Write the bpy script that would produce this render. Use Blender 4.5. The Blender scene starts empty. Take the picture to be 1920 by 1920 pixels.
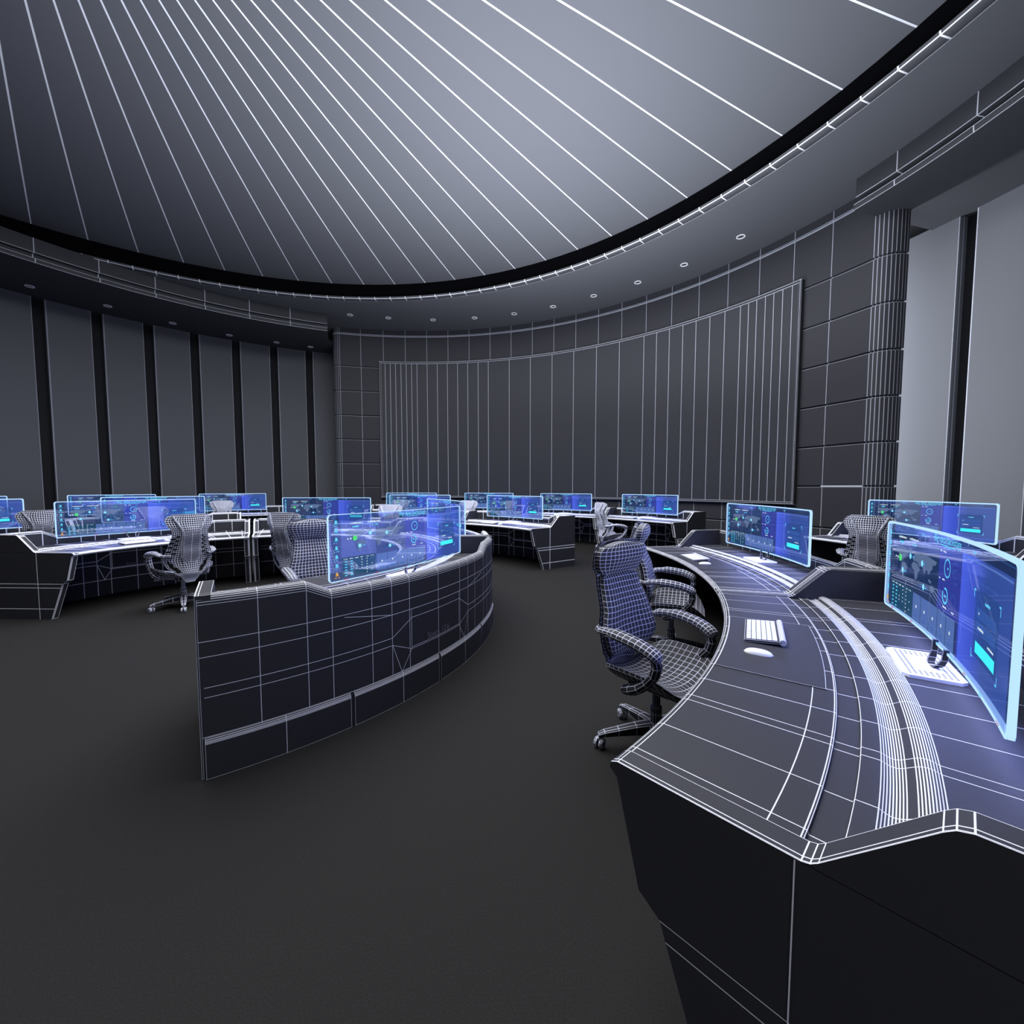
import bpy, math, random
from math import sin, cos, pi, radians as R, degrees as D, hypot, atan2, sqrt
from mathutils import Vector, Matrix
random.seed(7)
SC = bpy.context.scene
COL = SC.collection
# ------------------------------------------------------------------ camera
F, YH = 795.0, 912.5
cam = bpy.data.objects.new('camera', bpy.data.cameras.new('camera'))
cam.data.sensor_width = 36.0
cam.data.lens = 36.0 * F / 1920.0
cam.data.clip_start = 0.02
cam.location = (0, 0, 1.5)
cam.rotation_euler = (pi/2 - math.atan((960 - YH) / F), 0, 0)
COL.objects.link(cam); SC.camera = cam
# ------------------------------------------------------------------ materials
def nodes(name):
    m = bpy.data.materials.new(name); m.use_nodes = True
    nt = m.node_tree; nt.nodes.clear()
    return m, nt, nt.nodes.new('ShaderNodeOutputMaterial')
def math_n(nt, op, a, b):
    n = nt.nodes.new('ShaderNodeMath'); n.operation = op
    for i, x in enumerate((a, b)):
        if isinstance(x, (int, float)): n.inputs[i].default_value = x
        else: nt.links.new(x, n.inputs[i])
    return n.outputs[0]
_mats = {}
def wire(base, lw, line=(.86, .87, .92), rough=.55, spec=.25, grain=0.0):
    """dark surface whose mesh edges are drawn as pale lines of width lw (metres)"""
    key = (base, lw, line, rough, spec, grain)
    if key in _mats: return _mats[key]
    m, nt, out = nodes('lined_surface')
    p = nt.nodes.new('ShaderNodeBsdfPrincipled')
    p.inputs['Roughness'].default_value = rough
    p.inputs['Specular IOR Level'].default_value = spec
    d = None
    for nm in ('wa', 'wb'):
        u = nt.nodes.new('ShaderNodeUVMap'); u.uv_map = nm
        s = nt.nodes.new('ShaderNodeSeparateXYZ'); nt.links.new(u.outputs[0], s.inputs[0])
        k = math_n(nt, 'MINIMUM', s.outputs[0], s.outputs[1])
        d = k if d is None else math_n(nt, 'MINIMUM', d, k)
    f = math_n(nt, 'LESS_THAN', d, lw * .5)
    mx = nt.nodes.new('ShaderNodeMix'); mx.data_type = 'RGBA'
    nt.links.new(f, mx.inputs['Factor'])
    mx.inputs['A'].default_value = (*base, 1); mx.inputs['B'].default_value = (*line, 1)
    if grain:
        t = nt.nodes.new('ShaderNodeTexCoord'); n = nt.nodes.new('ShaderNodeTexNoise')
        n.inputs['Scale'].default_value = 90; n.inputs['Detail'].default_value = 3
        nt.links.new(t.outputs['Object'], n.inputs['Vector'])
        h = nt.nodes.new('ShaderNodeMix'); h.data_type = 'RGBA'
        nt.links.new(n.outputs['Fac'], h.inputs['Factor'])
        h.inputs['A'].default_value = (*[c*(1-grain) for c in base], 1)
        h.inputs['B'].default_value = (*[c*(1+grain) for c in base], 1)
        nt.links.new(h.outputs['Result'], mx.inputs['A'])
    nt.links.new(mx.outputs['Result'], p.inputs['Base Color'])
    nt.links.new(p.outputs[0], out.inputs[0])
    _mats[key] = m
    return m
def plain(base, rough=.55, spec=.25, metal=0, grain=0, scale=80):
    key = ('p', base, rough, spec, metal, grain, scale)
    if key in _mats: return _mats[key]
    m, nt, out = nodes('plain_surface')
    p = nt.nodes.new('ShaderNodeBsdfPrincipled')
    p.inputs['Base Color'].default_value = (*base, 1); p.inputs['Roughness'].default_value = rough
    p.inputs['Specular IOR Level'].default_value = spec; p.inputs['Metallic'].default_value = metal
    if grain:
        t = nt.nodes.new('ShaderNodeTexCoord'); n = nt.nodes.new('ShaderNodeTexNoise')
        n.inputs['Scale'].default_value = scale; n.inputs['Detail'].default_value = 4
        nt.links.new(t.outputs['Object'], n.inputs['Vector'])
        h = nt.nodes.new('ShaderNodeMix'); h.data_type = 'RGBA'
        nt.links.new(n.outputs['Fac'], h.inputs['Factor'])
        h.inputs['A'].default_value = (*[c*(1-grain) for c in base], 1)
        h.inputs['B'].default_value = (*[c*(1+grain) for c in base], 1)
        nt.links.new(h.outputs['Result'], p.inputs['Base Color'])
    nt.links.new(p.outputs[0], out.inputs[0])
    _mats[key] = m
    return m
def glow(col, strength=1.0, alpha=1.0, tint=(1, 1, 1), ramp=None, gloss=0.0):
    """light emitting display layer; alpha<1 lets the background through"""
    key = ('g', col, strength, alpha, tint, str(ramp), gloss)
    if key in _mats: return _mats[key]
    m, nt, out = nodes('display_light')
    e = nt.nodes.new('ShaderNodeEmission'); e.inputs[0].default_value = (*col, 1); e.inputs[1].default_value = strength
    if ramp:
        u = nt.nodes.new('ShaderNodeUVMap'); u.uv_map = 'wa'
        s = nt.nodes.new('ShaderNodeSeparateXYZ'); nt.links.new(u.outputs[0], s.inputs[0])
        r = nt.nodes.new('ShaderNodeValToRGB'); nt.links.new(s.outputs[0], r.inputs[0])
        els = r.color_ramp.elements
        while len(els) < len(ramp): els.new(.5)
        for el, (pos, c) in zip(els, ramp): el.position = pos; el.color = (*c, 1)
        nt.links.new(r.outputs[0], e.inputs[0])
    sh = e.outputs[0]
    if alpha < 1:
        t = nt.nodes.new('ShaderNodeBsdfTransparent'); t.inputs[0].default_value = (*tint, 1)
        mx = nt.nodes.new('ShaderNodeMixShader'); mx.inputs[0].default_value = alpha
        nt.links.new(t.outputs[0], mx.inputs[1]); nt.links.new(sh, mx.inputs[2]); sh = mx.outputs[0]
    if gloss:
        g = nt.nodes.new('ShaderNodeBsdfGlossy'); g.inputs['Roughness'].default_value = .03
        g.inputs[0].default_value = (.8, .85, 1, 1)
        mx = nt.nodes.new('ShaderNodeMixShader'); mx.inputs[0].default_value = gloss
        nt.links.new(sh, mx.inputs[1]); nt.links.new(g.outputs[0], mx.inputs[2]); sh = mx.outputs[0]
    nt.links.new(sh, out.inputs[0])
    _mats[key] = m
    return m
# ------------------------------------------------------------------ mesh builder
FAR = 9.0
def _hd(a, b, p):
    ab = b - a; L = ab.length
    return 0.0 if L < 1e-9 else ((p - a).cross(ab)).length / L
class MB:
    def __init__(s): s.v = []; s.f = []; s.a = []; s.b = []; s.m = []; s.sm = []
    def vert(s, p): s.v.append(Vector(p)); return len(s.v) - 1
    def raw(s, idx, wa, wb, mi=0, smooth=False):
        s.f.append(tuple(idx)); s.a.append(wa); s.b.append(wb); s.m.append(mi); s.sm.append(smooth)
    def face(s, pts, lines=True, mi=0, smooth=False):
        """polygon; lines True / False / per-edge flags"""
        P = [Vector(p) for p in pts]; n = len(P); ids = [s.vert(p) for p in P]
        fl = [lines]*n if isinstance(lines, bool) else list(lines)
        if n <= 4:
            ds = []
            for e in range(4):
                if e < n and fl[e]: ds.append([_hd(P[e], P[(e+1) % n], q) for q in P])
                else: ds.append([FAR]*n)
            s.raw(ids, list(zip(ds[0], ds[1])), list(zip(ds[2], ds[3])), mi, smooth); return
        c = sum(P, Vector())/n; ci = s.vert(c)
        for e in range(n):
            h = _hd(P[e], P[(e+1) % n], c) if fl[e] else FAR
            z = 0 if fl[e] else FAR
            s.raw((ids[e], ids[(e+1) % n], ci), [(z, FAR), (z, FAR), (h, FAR)], [(FAR, FAR)]*3, mi, smooth)
    def grid(s, P, nu, nv, ul=None, vl=None, cu=False, cv=False, mi=0, smooth=True, flip=False, skip=None, mfun=None):
        """P(i,j) over nu x nv points; ul/vl = line indices (None: all); cu/cv closed"""
        pts = [[Vector(P(i, j)) for j in range(nv)] for i in range(nu)]
        ids = [[None]*nv for _ in range(nu)]
        for i in range(nu):
            for j in range(nv):
                if cu and i == nu-1: ids[i][j] = ids[0][j]
                elif cv and j == nv-1: ids[i][j] = ids[i][0]
                else: ids[i][j] = s.vert(pts[i][j])
        ul = sorted(set(range(nu) if ul is None else ul)); vl = sorted(set(range(nv) if vl is None else vl))
        cuml = [[0.0]*nv for _ in range(nu)]; cumv = [[0.0]*nv for _ in range(nu)]
        for j in range(nv):
            for i in range(1, nu): cuml[i][j] = cuml[i-1][j] + (pts[i][j]-pts[i-1][j]).length
        for i in range(nu):
            for j in range(1, nv): cumv[i][j] = cumv[i][j-1] + (pts[i][j]-pts[i][j-1]).length
        def near(L, k):
            lo = [x for x in L if x <= k]; hi = [x for x in L if x >= k+1]
            return (lo[-1] if lo else None), (hi[0] if hi else None)
        nu_ = [near(ul, i) for i in range(nu-1)]; nv_ = [near(vl, j) for j in range(nv-1)]
        for i in range(nu-1):
            a0, a1 = nu_[i]
            for j in range(nv-1):
                if skip and skip(i, j): continue
                b0, b1 = nv_[j]
                q = [(i, j), (i+1, j), (i+1, j+1), (i, j+1)]
                if flip: q.reverse()
                wa = [((cuml[x][y]-cuml[a0][y]) if a0 is not None else FAR, (cuml[a1][y]-cuml[x][y]) if a1 is not None else FAR) for x, y in q]
                wb = [((cumv[x][y]-cumv[x][b0]) if b0 is not None else FAR, (cumv[x][b1]-cumv[x][y]) if b1 is not None else FAR) for x, y in q]
                s.raw([ids[x][y] for x, y in q], wa, wb, mfun(i, j) if mfun else mi, smooth)
    def box(s, c, d, lines=True, mi=0, M=None):
        M = M or Matrix.Identity(4); x, y, z = d[0]/2, d[1]/2, d[2]/2; c = Vector(c)
        V = [M @ (c + Vector((a*x, b*y, e*z))) for a in (-1, 1) for b in (-1, 1) for e in (-1, 1)]
        for q in ((0, 1, 3, 2), (4, 6, 7, 5), (0, 4, 5, 1), (2, 3, 7, 6), (0, 2, 6, 4), (1, 5, 7, 3)):
            s.face([V[k] for k in q], lines, mi)
    def tube(s, path, rad, n=8, sy=1.0, caps=True, mi=0, up=(0, 0, 1), ul=None, vl=None):
        path = [Vector(p) for p in path]
        if not isinstance(rad, (list, tuple)): rad = [rad]*len(path)
        fr = []
        for i, p in enumerate(path):
            t = (path[min(i+1, len(path)-1)] - path[max(i-1, 0)]).normalized()
            sd = t.cross(Vector(up))
            if sd.length < 1e-4: sd = t.cross(Vector((1, 0, 0)))
            sd.normalize(); fr.append((sd, sd.cross(t)))
        def P(i, j):
            a = 2*pi*j/n; sd, u = fr[i]
            return path[i] + sd*(rad[i]*cos(a)) + u*(rad[i]*sy*sin(a))
        s.grid(P, len(path), n+1, cv=True, mi=mi, ul=ul, vl=vl)
        if caps:
            for i in (0, len(path)-1): s.face([P(i, j) for j in range(n)], True, mi)
    def ribbon(s, pts, w, nrm, mi=0):
        """a pale seam line laid along pts"""
        pts = [Vector(p) for p in pts]
        for i in range(len(pts)-1):
            t = (pts[i+1]-pts[i]).normalized(); n = Vector(nrm(pts[i]) if callable(nrm) else nrm)
            k = t.cross(n).normalized()*(w/2); e = t*(w*.3)
            q = [pts[i]-k-e, pts[i]+k-e, pts[i+1]+k+e, pts[i+1]-k+e]
            s.raw([s.vert(x) for x in q], [(0, 0)]*4, [(0, 0)]*4, mi)
    def mesh(s, name, mats):
        me = bpy.data.meshes.new(name)
        me.from_pydata([tuple(v) for v in s.v], [], s.f)
        for m in (mats if isinstance(mats, (list, tuple)) else [mats]): me.materials.append(m)
        me.polygons.foreach_set('material_index', s.m); me.polygons.foreach_set('use_smooth', s.sm)
        for nm, src in (('wa', s.a), ('wb', s.b)):
            l = me.uv_layers.new(name=nm)
            l.data.foreach_set('uv', [c for fc in src for uv in fc for c in uv])
        me.update()
        return me
    def build(s, name, mats, parent=None):
        o = bpy.data.objects.new(name, s.mesh(name, mats)); COL.objects.link(o)
        if parent: o.parent = parent
        return o
def thing(name, label, cat, loc=(0, 0, 0), rz=0, group=None):
    o = bpy.data.objects.new(name, None); COL.objects.link(o)
    o.empty_display_size = .1
    o.location = loc; o.rotation_euler = (0, 0, rz); o['label'] = label; o['category'] = cat
    if group: o['group'] = group
    return o
def tag(o, label, cat, group=None):
    o['label'] = label; o['category'] = cat
    if group: o['group'] = group
    return o
def structure(o): o['kind'] = 'structure'; return o
def copy_tree(src, loc, rz, label, group=None):
    r = src.copy(); COL.objects.link(r); r.location = loc; r.rotation_euler = (0, 0, rz); r['label'] = label
    if group: r['group'] = group
    for ch in list(src.children):
        c = ch.copy(); COL.objects.link(c); c.parent = r
        for g in list(ch.children):
            d = g.copy(); COL.objects.link(d); d.parent = c
    return r
def lin(a, b, n): return [a + (b-a)*i/(n-1) for i in range(n)]
def merge(base, lines, eps=1e-4):
    xs = sorted(set([round(x, 5) for x in list(base) + list(lines)])); out = []
    for x in xs:
        if out and x - out[-1] < eps: continue
        out.append(x)
    L = [min(range(len(out)), key=lambda i: abs(out[i]-l)) for l in lines]
    return out, L
def font_tris(txt, size):
    """text as flat vertices and faces, centred on x, baseline at 0"""
    c = bpy.data.curves.new('txt', 'FONT'); c.body = txt; c.size = size; c.align_x = 'CENTER'
    o = bpy.data.objects.new('txt', c); COL.objects.link(o)
    dg = bpy.context.evaluated_depsgraph_get(); dg.update()
    me = o.evaluated_get(dg).to_mesh()
    V = [(v.co.x, v.co.y) for v in me.vertices]; Fc = [tuple(p.vertices) for p in me.polygons]
    o.evaluated_get(dg).to_mesh_clear(); bpy.data.objects.remove(o); bpy.data.curves.remove(c)
    return V, Fc

DARK = (.040, .040, .047)
# ------------------------------------------------------------------ room shell
CX, CY = -2.95, 4.5            # axis of the screen wall
SX, SY = -2.35, 4.855          # axis of the lower soffit
WX, WY = -2.54, 5.05           # axis of the outer wall
LX, LY = -3.65, 2.96           # axis of the ceiling dome
def cyl(cx, cy, r, a, z): return (cx + r*cos(a), cy + r*sin(a), z)

b = MB(); N = 72
b.face([cyl(WX, WY, 11.4, 2*pi*i/N, 0) for i in range(N)], False)
floor = structure(b.build('floor', plain((.0235, .0228, .0222), .9, .1, grain=.45, scale=160)))

# curved screen wall with rounded ends and shadow grooves
WALL = (.046, .046, .054)
def screen_wall():
    path = []        # (x, y, nx, ny, is_line)
    R0 = 9.47
    def add_arc(c, r, a0, a1, n, inv=False, lines=True):
        for i in range(n+1):
            a = a0 + (a1-a0)*i/n
            path.append((c[0]+r*cos(a), c[1]+r*sin(a), cos(a), sin(a), lines))
    # left end corner
    aL = R(105.2); rl = .22
    cL = (CX+(R0+rl)*cos(aL), CY+(R0+rl)*sin(aL))
    p0 = (cL[0]-sin(aL)*rl, cL[1]+cos(aL)*rl)
    back = (cL[0] - sin(aL)*rl + cos(aL)*1.4, cL[1] + cos(aL)*rl + sin(aL)*1.4)
    path.append((*back, -sin(aL), cos(aL), True))
    for i in range(7):
        a = aL + pi/2 + (pi/2)*i/6
        path.append((cL[0]+rl*cos(a), cL[1]+rl*sin(a), cos(a), sin(a), True))
    ticks = [101.36 - 4.19*k for k in range(20)]
    mids, L = merge([104.9 - .7*k for k in range(125) if 104.9-.7*k > 17.9], ticks)
    for i in reversed(range(len(mids))):
        a = R(mids[i]); path.append((CX+R0*cos(a), CY+R0*sin(a), -cos(a), -sin(a), i in L))
    aR = R(17.6); rr = .30
    cR = (CX+(R0+rr)*cos(aR), CY+(R0+rr)*sin(aR))
    for i in range(9):
        a = aR + pi + (pi/2)*i/8
        path.append((cR[0]+rr*cos(a), cR[1]+rr*sin(a), cos(a), sin(a), True))
    a = aR + 1.5*pi
    path.append((cR[0]+rr*cos(a)+cos(aR)*.05, cR[1]+rr*sin(a)+sin(aR)*.05, cos(a), sin(a), True))
    prof = [(0, 0, 1)]
    for z in (.73, 1.51, 2.26, 3.02, 3.78, 4.55, 5.32):
        g = .017
        prof += [(0, z-g, 1), (-.035, z-g, 0), (-.035, z+g, 0), (0, z+g, 0)]
    prof += [(0, 6.30, 1), (.012, 6.31, 1), (.012, 6.335, 1), (0, 6.345, 1), (0, 6.52, 0)]
    b = MB()
    b.grid(lambda i, j: (path[i][0]+path[i][2]*prof[j][0], path[i][1]+path[i][3]*prof[j][0], prof[j][1]),
           len(path), len(prof), ul=[i for i, p in enumerate(path) if p[4]], vl=[j for j, p in enumerate(prof) if p[2]], smooth=False)
    return structure(b.build('wall_back', wire(WALL, .012, (.46, .48, .54))))
screen_wall()
# thin pale strip painted as a highlight in the groove at standing height, right of the screen
def groove_highlight(a0, a1):
    b = MB(); n = 6
    pts = lin(R(a0), R(a1), n)
    for dz in (0,):
        b.grid(lambda i, j: cyl(CX, CY, (9.468, 9.468, 9.50, 9.50, 9.468)[j], pts[i], 1.51+(-.012, .012, .012, -.012, -.012)[j]), n, 5, ul=[], vl=[], cv=True, smooth=False)
    return structure(b.build('trim_1', plain((.75, .76, .8), .4)))
groove_highlight(21.9, 17.6)

# the big curved wall screen with bevelled frame
SCR = [97.92, 96.8, 95.83, 94.82, 93.77, 92.75, 91.71, 90.66, 88.66, 86.65, 84.64, 82.61, 80.57, 78.48, 76.44, 72.24, 68.03, 63.77, 59.62,
       55.35, 51.2, 46.94, 44.82, 42.73, 40.6, 38.58, 36.52, 34.37, 32.23, 31.15, 30.08, 28.98, 27.93, 26.84, 25.71, 24.61]
def wall_screen():
    t = thing('wall_screen', 'huge dark curved video screen with pale vertical seams filling the back wall', 'wall screen', cyl(CX, CY, 9.4, R(61), 3.3))
    o = Vector(t.location)
    xs, L = merge(lin(24.61, 97.92, 110), SCR)
    def at(r, a, z): return Vector(cyl(CX, CY, r, a, z)) - o
    b = MB()
    b.grid(lambda i, j: at(9.385, R(xs[i]), (1.19, 5.44)[j]), len(xs), 2, ul=L, vl=[0, 1])
    b.build('display_surface', wire((.048, .049, .058), .012, (.55, .57, .63), rough=.5), t)
    b = MB(); z0, z1, w = 1.14, 5.5, .45
    prof = [(9.47, 0, 0), (9.372, 0, 1), (9.358, .018, 1), (9.385, .055, 1)]
    for top in (0, 1):
        b.grid(lambda i, j: at(prof[j][0], R(xs[i]), (z1-prof[j][1]) if top else (z0+prof[j][1])), len(xs), 4, ul=[0, len(xs)-1], vl=[1, 2, 3], flip=bool(top))
    for a, sg in ((24.61, 1), (97.92, -1)):
        b.grid(lambda i, j: at(prof[j][0], R(a)+sg*prof[j][1]/9.4, (z0+prof[j][1], z1-prof[j][1])[i]), 2, 4, ul=[0, 1], vl=[1, 2, 3])
    b.build('frame', wire((.035, .036, .042), .014, (.55, .57, .63)), t)
wall_screen()

# outer panelled walls: flat gaps between raised panels
def panel_wall(name, slots, base, lw, half=.56, R0=10.28):
    path = []
    for k in range(len(slots)-1):
        a0, a1 = slots[k]-half, slots[k+1]+half
        path += [(a0, R0+.16, 0), (a0, R0+.09, 1), (a0, R0+.05, 1), (a0-.02, R0+.012, 1), (a0-.1, R0, 1)]
        path += [(x, R0, 0) for x in lin(a0-.3, a1+.3, 6)]
        path += [(a1+.1, R0, 1), (a1+.02, R0+.03, 0), (a1, R0+.07, 1), (a1, R0+.16, 0)]
    b = MB()
    zs = [0, 6.03]
    b.grid(lambda i, j: cyl(WX, WY, path[i][1], R(path[i][0]), zs[j]), len(path), 2, ul=[i for i, p in enumerate(path) if p[2]], vl=[], smooth=False)
    return structure(b.build(name, wire(base, lw, (.5, .52, .58), rough=.6)))
PW = (.135, .138, .155)
ls = [148.6 + 5.72*k for k in range(4, -9, -1)]
panel_wall('wall_left', ls, PW, .016)
rs = [29.5, 23.75, 18.0, 12.3, 6.6, .9, -4.8, -10.5, -16.2]
panel_wall('wall_right', rs, (.15, .155, .17), .016)
bk = [-16.2 - 5.67*k for k in range(31)]
panel_wall('wall_front', bk, PW, .016)
# dark channels behind the gaps
def channel(k, a):
    b = MB(); h = 1.0
    aa = lin(R(a-h), R(a+h), 3)
    b.grid(lambda i, j: cyl(WX, WY, 10.43, aa[i], (0, 6.02)[j]), 3, 2, ul=[], vl=[])
    structure(b.build('trim_%d' % k, plain((.012, .012, .015), .7)))
k = 2
for a in [x for x in ls if 108 < x < 166] + [x for x in rs if 0 < x < 24]:
    channel(k, a); k += 1

# ceiling: flat ring, dome with radial ribs, lip, cove coloured black for its shade, lower soffit with step
ceil = bpy.data.objects.new('ceiling', None); COL.objects.link(ceil); structure(ceil)
CEIL = (.11, .113, .123)
N = 132
b = MB()
def ringp(i, j):
    a = 2*pi*i/N
    return cyl(LX, LY, (8.8, 9.3, 10.2, 11.6, 13.6)[j], a, 6.5)
b.grid(ringp, N+1, 5, ul=[], vl=[], cu=True)
b.build('flat_ring', plain(CEIL, .8, .15), ceil)
b = MB()
b.grid(lambda i, j: cyl(LX, LY, (.05, 3, 6, 8.74)[j], R(48.4 + i*360/66/2), 6.9), 133, 4, ul=list(range(0, 133, 2)), vl=[], cu=False)
b.build('dome', wire((.12, .123, .135), .021, (.92, .93, .97), rough=.7), ceil)
b = MB()
tk = list(range(0, N+1, 1))
b.grid(lambda i, j: cyl(LX, LY, (8.81, 8.80, 8.63, 8.62)[j], 2*pi*i/N, (6.50, 6.485, 6.485, 6.53)[j]), N+1, 4, ul=tk, vl=[1, 2], cu=True)
b.build('lip', wire((.075, .077, .084), .019, (.92, .93, .97)), ceil)
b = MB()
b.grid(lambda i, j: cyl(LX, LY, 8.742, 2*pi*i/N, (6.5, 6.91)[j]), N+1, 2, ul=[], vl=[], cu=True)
b.build('cove', plain((.004, .004, .005), .9, .02), ceil)  # shade of the recess put into the near-black colour
b = MB()
sa = [R(x) for x in lin(111.2, 376.5, 120)]
b.grid(lambda i, j: cyl(SX, SY, (8.27, 9.0, 9.8, 11.0)[j], sa[i] - R((0, 0, 2, 6)[j])*max(0, 1-i/6), 6.0), 120, 4, ul=[], vl=[])
b.build('soffit', plain((.060, .062, .068), .8, .12), ceil)
b = MB()
fl = [104.4 + 6.7*k for k in range(41)]
fa, L = merge(lin(111.2, 376.5, 120), [x for x in fl if 111.2 < x < 376])
fp = [(8.27, 6.0, 1), (8.262, 6.05, 0), (8.262, 6.09, 1), (8.40, 6.10, 0), (8.40, 6.20, 0), (8.30, 6.21, 1), (8.30, 6.5, 0)]
b.grid(lambda i, j: cyl(SX, SY, fp[j][0], R(fa[i]), fp[j][1]), len(fa), 7, ul=L, vl=[j for j in range(7) if fp[j][2]], smooth=False)
b.build('fascia', wire((.050, .052, .058), .015, (.6, .62, .68)), ceil)

# round downlights
def make_downlight(label):
    t = thing('downlight', label, 'downlight', group='recessed ceiling downlights')
    b = MB(); n = 20
    prof = [(.084, 0), (.086, -.012), (.064, -.014), (.060, .0)]
    b.grid(lambda i, j: (prof[j][0]*cos(2*pi*i/n), prof[j][0]*sin(2*pi*i/n), prof[j][1]), n+1, 4, ul=[], vl=[], cu=True)
    b.build('trim_ring', plain((.97, .97, .98), .4), t)
    b = MB(); b.face([(.060*cos(2*pi*i/n), .060*sin(2*pi*i/n), -.003) for i in range(n)], False)
    b.build('lens', plain((.08, .08, .09), .3), t)
    return t
ring_l = [(-4.72, 12.67), (-3.67, 12.89), (-2.37, 13.04), (-1.11, 12.89), (.06, 12.59), (1.14, 12.10), (2.14, 11.43), (3.08, 10.70), (3.88, 9.87), (4.58, 8.80)]
sof_l = [(-6.49, 13.95), (-7.35, 13.52), (-8.40, 12.89), (-9.34, 11.96), (-10.23, 10.97), (-11.01, 9.91)]
ords = ['first', 'second', 'third', 'fourth', 'fifth', 'sixth', 'seventh', 'eighth', 'ninth', 'tenth']
dl0 = None
for i, (x, y) in enumerate(ring_l):
    lab = 'small round ceiling downlight above the wall screen, %s from the left corner pillar' % ords[i]
    if dl0 is None: dl0 = make_downlight(lab); dl0.location = (x, y, 6.498)
    else: copy_tree(dl0, (x, y, 6.498), 0, lab)
for i, (x, y) in enumerate(sof_l):
    r = .98 if i > 3 else 1
    copy_tree(dl0, (WX+(x-WX)*r, WY+(y-WY)*r, 5.998), 0, 'small round downlight in the low left soffit, %s out from the corner pillar' % ords[i])

# ------------------------------------------------------------------ desks
TXT = font_tris('Space 12.6', .062)
def desk_meshes(r_in, span, lw, tag_):
    """meshes of one curved console; x = outwards from the operator edge, y = along it"""
    sp = R(span); ri = r_in; e = sp/2 - .004
    rm = ri + .5
    def P(off, th, z): r = ri+off; return (r*cos(th)-ri, r*sin(th), z)
    W = wire(DARK, lw); LWm = lw
    out = {}
    tl = [-.455, -.38, -.29, -.272, -.2, -.125, -.05, .05, .125, .2, .272, .29, .38, .455]
    th, TL = merge(lin(-e, e, 41), [t*sp for t in tl])
    # worktop -----------------------------------------------------------
    pr = [(.07, .712, 0), (.03, .714, 1), (.008, .722, 1), (-.002, .732, 1), (-.003, .740, 1), (.001, .748, 1), (.009, .754, 1), (.022, .757, 1),
          (.20, .757, 0), (.36, .757, 1), (.424, .757, 1), (.430, .756, 1), (.433, .748, 0), (.488, .748, 0), (.491, .756, 1), (.52, .757, 0)]
    def wave(o): 
        t = min(1, max(0, (o-.535)/.115)); return .757 - .010*sin(min(1, t*2)*pi)*(1 if t < .5 else 0) + .013*(3*t*t-2*t*t*t) + .008*sin(max(0, t-.5)*2*pi)
    for k in range(9): o_ = .535 + .048*k/8; pr.append((o_, wave(o_), 1))
    for k in range(9): o_ = .602 + .048*k/8; pr.append((o_, wave(o_), 1))
    pr += [(.70, .770, 0), (.99, .770, 0)]
    b = MB()
    b.grid(lambda i, j: P(pr[j][0], th[i], pr[j][1]), len(th), len(pr), ul=TL, vl=[j for j, p in enumerate(pr) if p[2]], flip=True, smooth=False)
    ur = [(.07, .712), (.99, .712)]
    b.grid(lambda i, j: P(ur[j][0], th[i], ur[j][1]), len(th), 2, ul=[], vl=[], smooth=False)
    out['worktop'] = b.mesh('worktop', W)
    # rear shell --------------------------------------------------------
    flat, slope = .50/(ri+1), .14/(ri+1)
    def H(t):
        d = e - abs(t)
        if d <= flat: return .955
        if d <= flat+slope: return .955 - .07*(d-flat)/slope
        return .885
    br = [e-flat, e-flat-slope]
    t2 = [-.41, -.29, -.2, -.15, -.1, 0, .1, .15, .2, .29, .41]
    ts, T2 = merge(lin(-e, e, 41) + [-br[0], -br[1], br[0], br[1]], [t*sp for t in t2 if min(abs(abs(t*sp)-x) for x in br) > .03] + [-br[0], -br[1], br[0], br[1], -e, e])
    # rows: (offset, z, top-relative?, line)
    rows = [(.985, 0, 0, 0), (.985, .21, 0, 1), (.985, .60, 0, 0), (.985, .772, 0, 0), (.985, -.03, 1, 1), (.988, -.012, 1, 1), (.996, -.003, 1, 1), (1.01, 0, 1, 1), (1.022, -.001, 1, 1), (1.033, -.006, 1, 1),
            (1.041, -.014, 1, 1), (1.047, -.024, 1, 1), (1.05, -.036, 1, 1), (1.05, -.05, 1, 1), (1.05, .715, 0, 1), (1.05, .635, 0, 1), (1.05, .30, 0, 0), (1.05, .218, 0, 1), (1.05, 0, 0, 0)]
    b = MB()
    b.grid(lambda i, j: P(rows[j][0], ts[i], (H(ts[i])+rows[j][1]) if rows[j][2] else rows[j][1]), len(ts), len(rows), ul=T2, vl=[j for j, r in enumerate(rows) if r[3]], smooth=False)
    def seam(pts, off, sgn):
        q = []
        for (t0, z0), (t1, z1) in zip(pts[:-1], pts[1:]):
            n = max(1, int(abs(t1-t0)*40))
            for k in range(n): q.append((t0+(t1-t0)*k/n, z0+(z1-z0)*k/n))
        q.append(pts[-1])
        b.ribbon([P(off+sgn*.002, t*sp, z) for t, z in q], LWm, lambda p: (sgn*(p[0]+ri), sgn*p[1], 0))
    for off, sg, k in ((1.05, 1, 1), (.985, -1, .96)):
        for s in (-1, 1):
            seam([(s*.49, .476), (s*.15, .476)], off, sg); seam([(s*.49, .425), (s*.15, .425)], off, sg)
            seam([(s*.15, .476), (s*.095, .575)], off, sg); seam([(s*.15, .425), (s*.095, .35)], off, sg)
            seam([(s*.15, .425), (s*.125, .215)], off, sg); seam([(s*.095, .35), (s*.125, .215)], off, sg)
            seam([(s*.26, .7), (s*.15, .635)], off, sg); seam([(s*.095, .635), (s*.095, .35)], off, sg)
        seam([(-.095, .575), (.095, .575)], off, sg); seam([(-.095, .35), (.095, .35)], off, sg)
        seam([(-.095, .362), (.095, .362)], off, sg)
    out['rear_shell'] = b.mesh('rear_shell', W)
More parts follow.
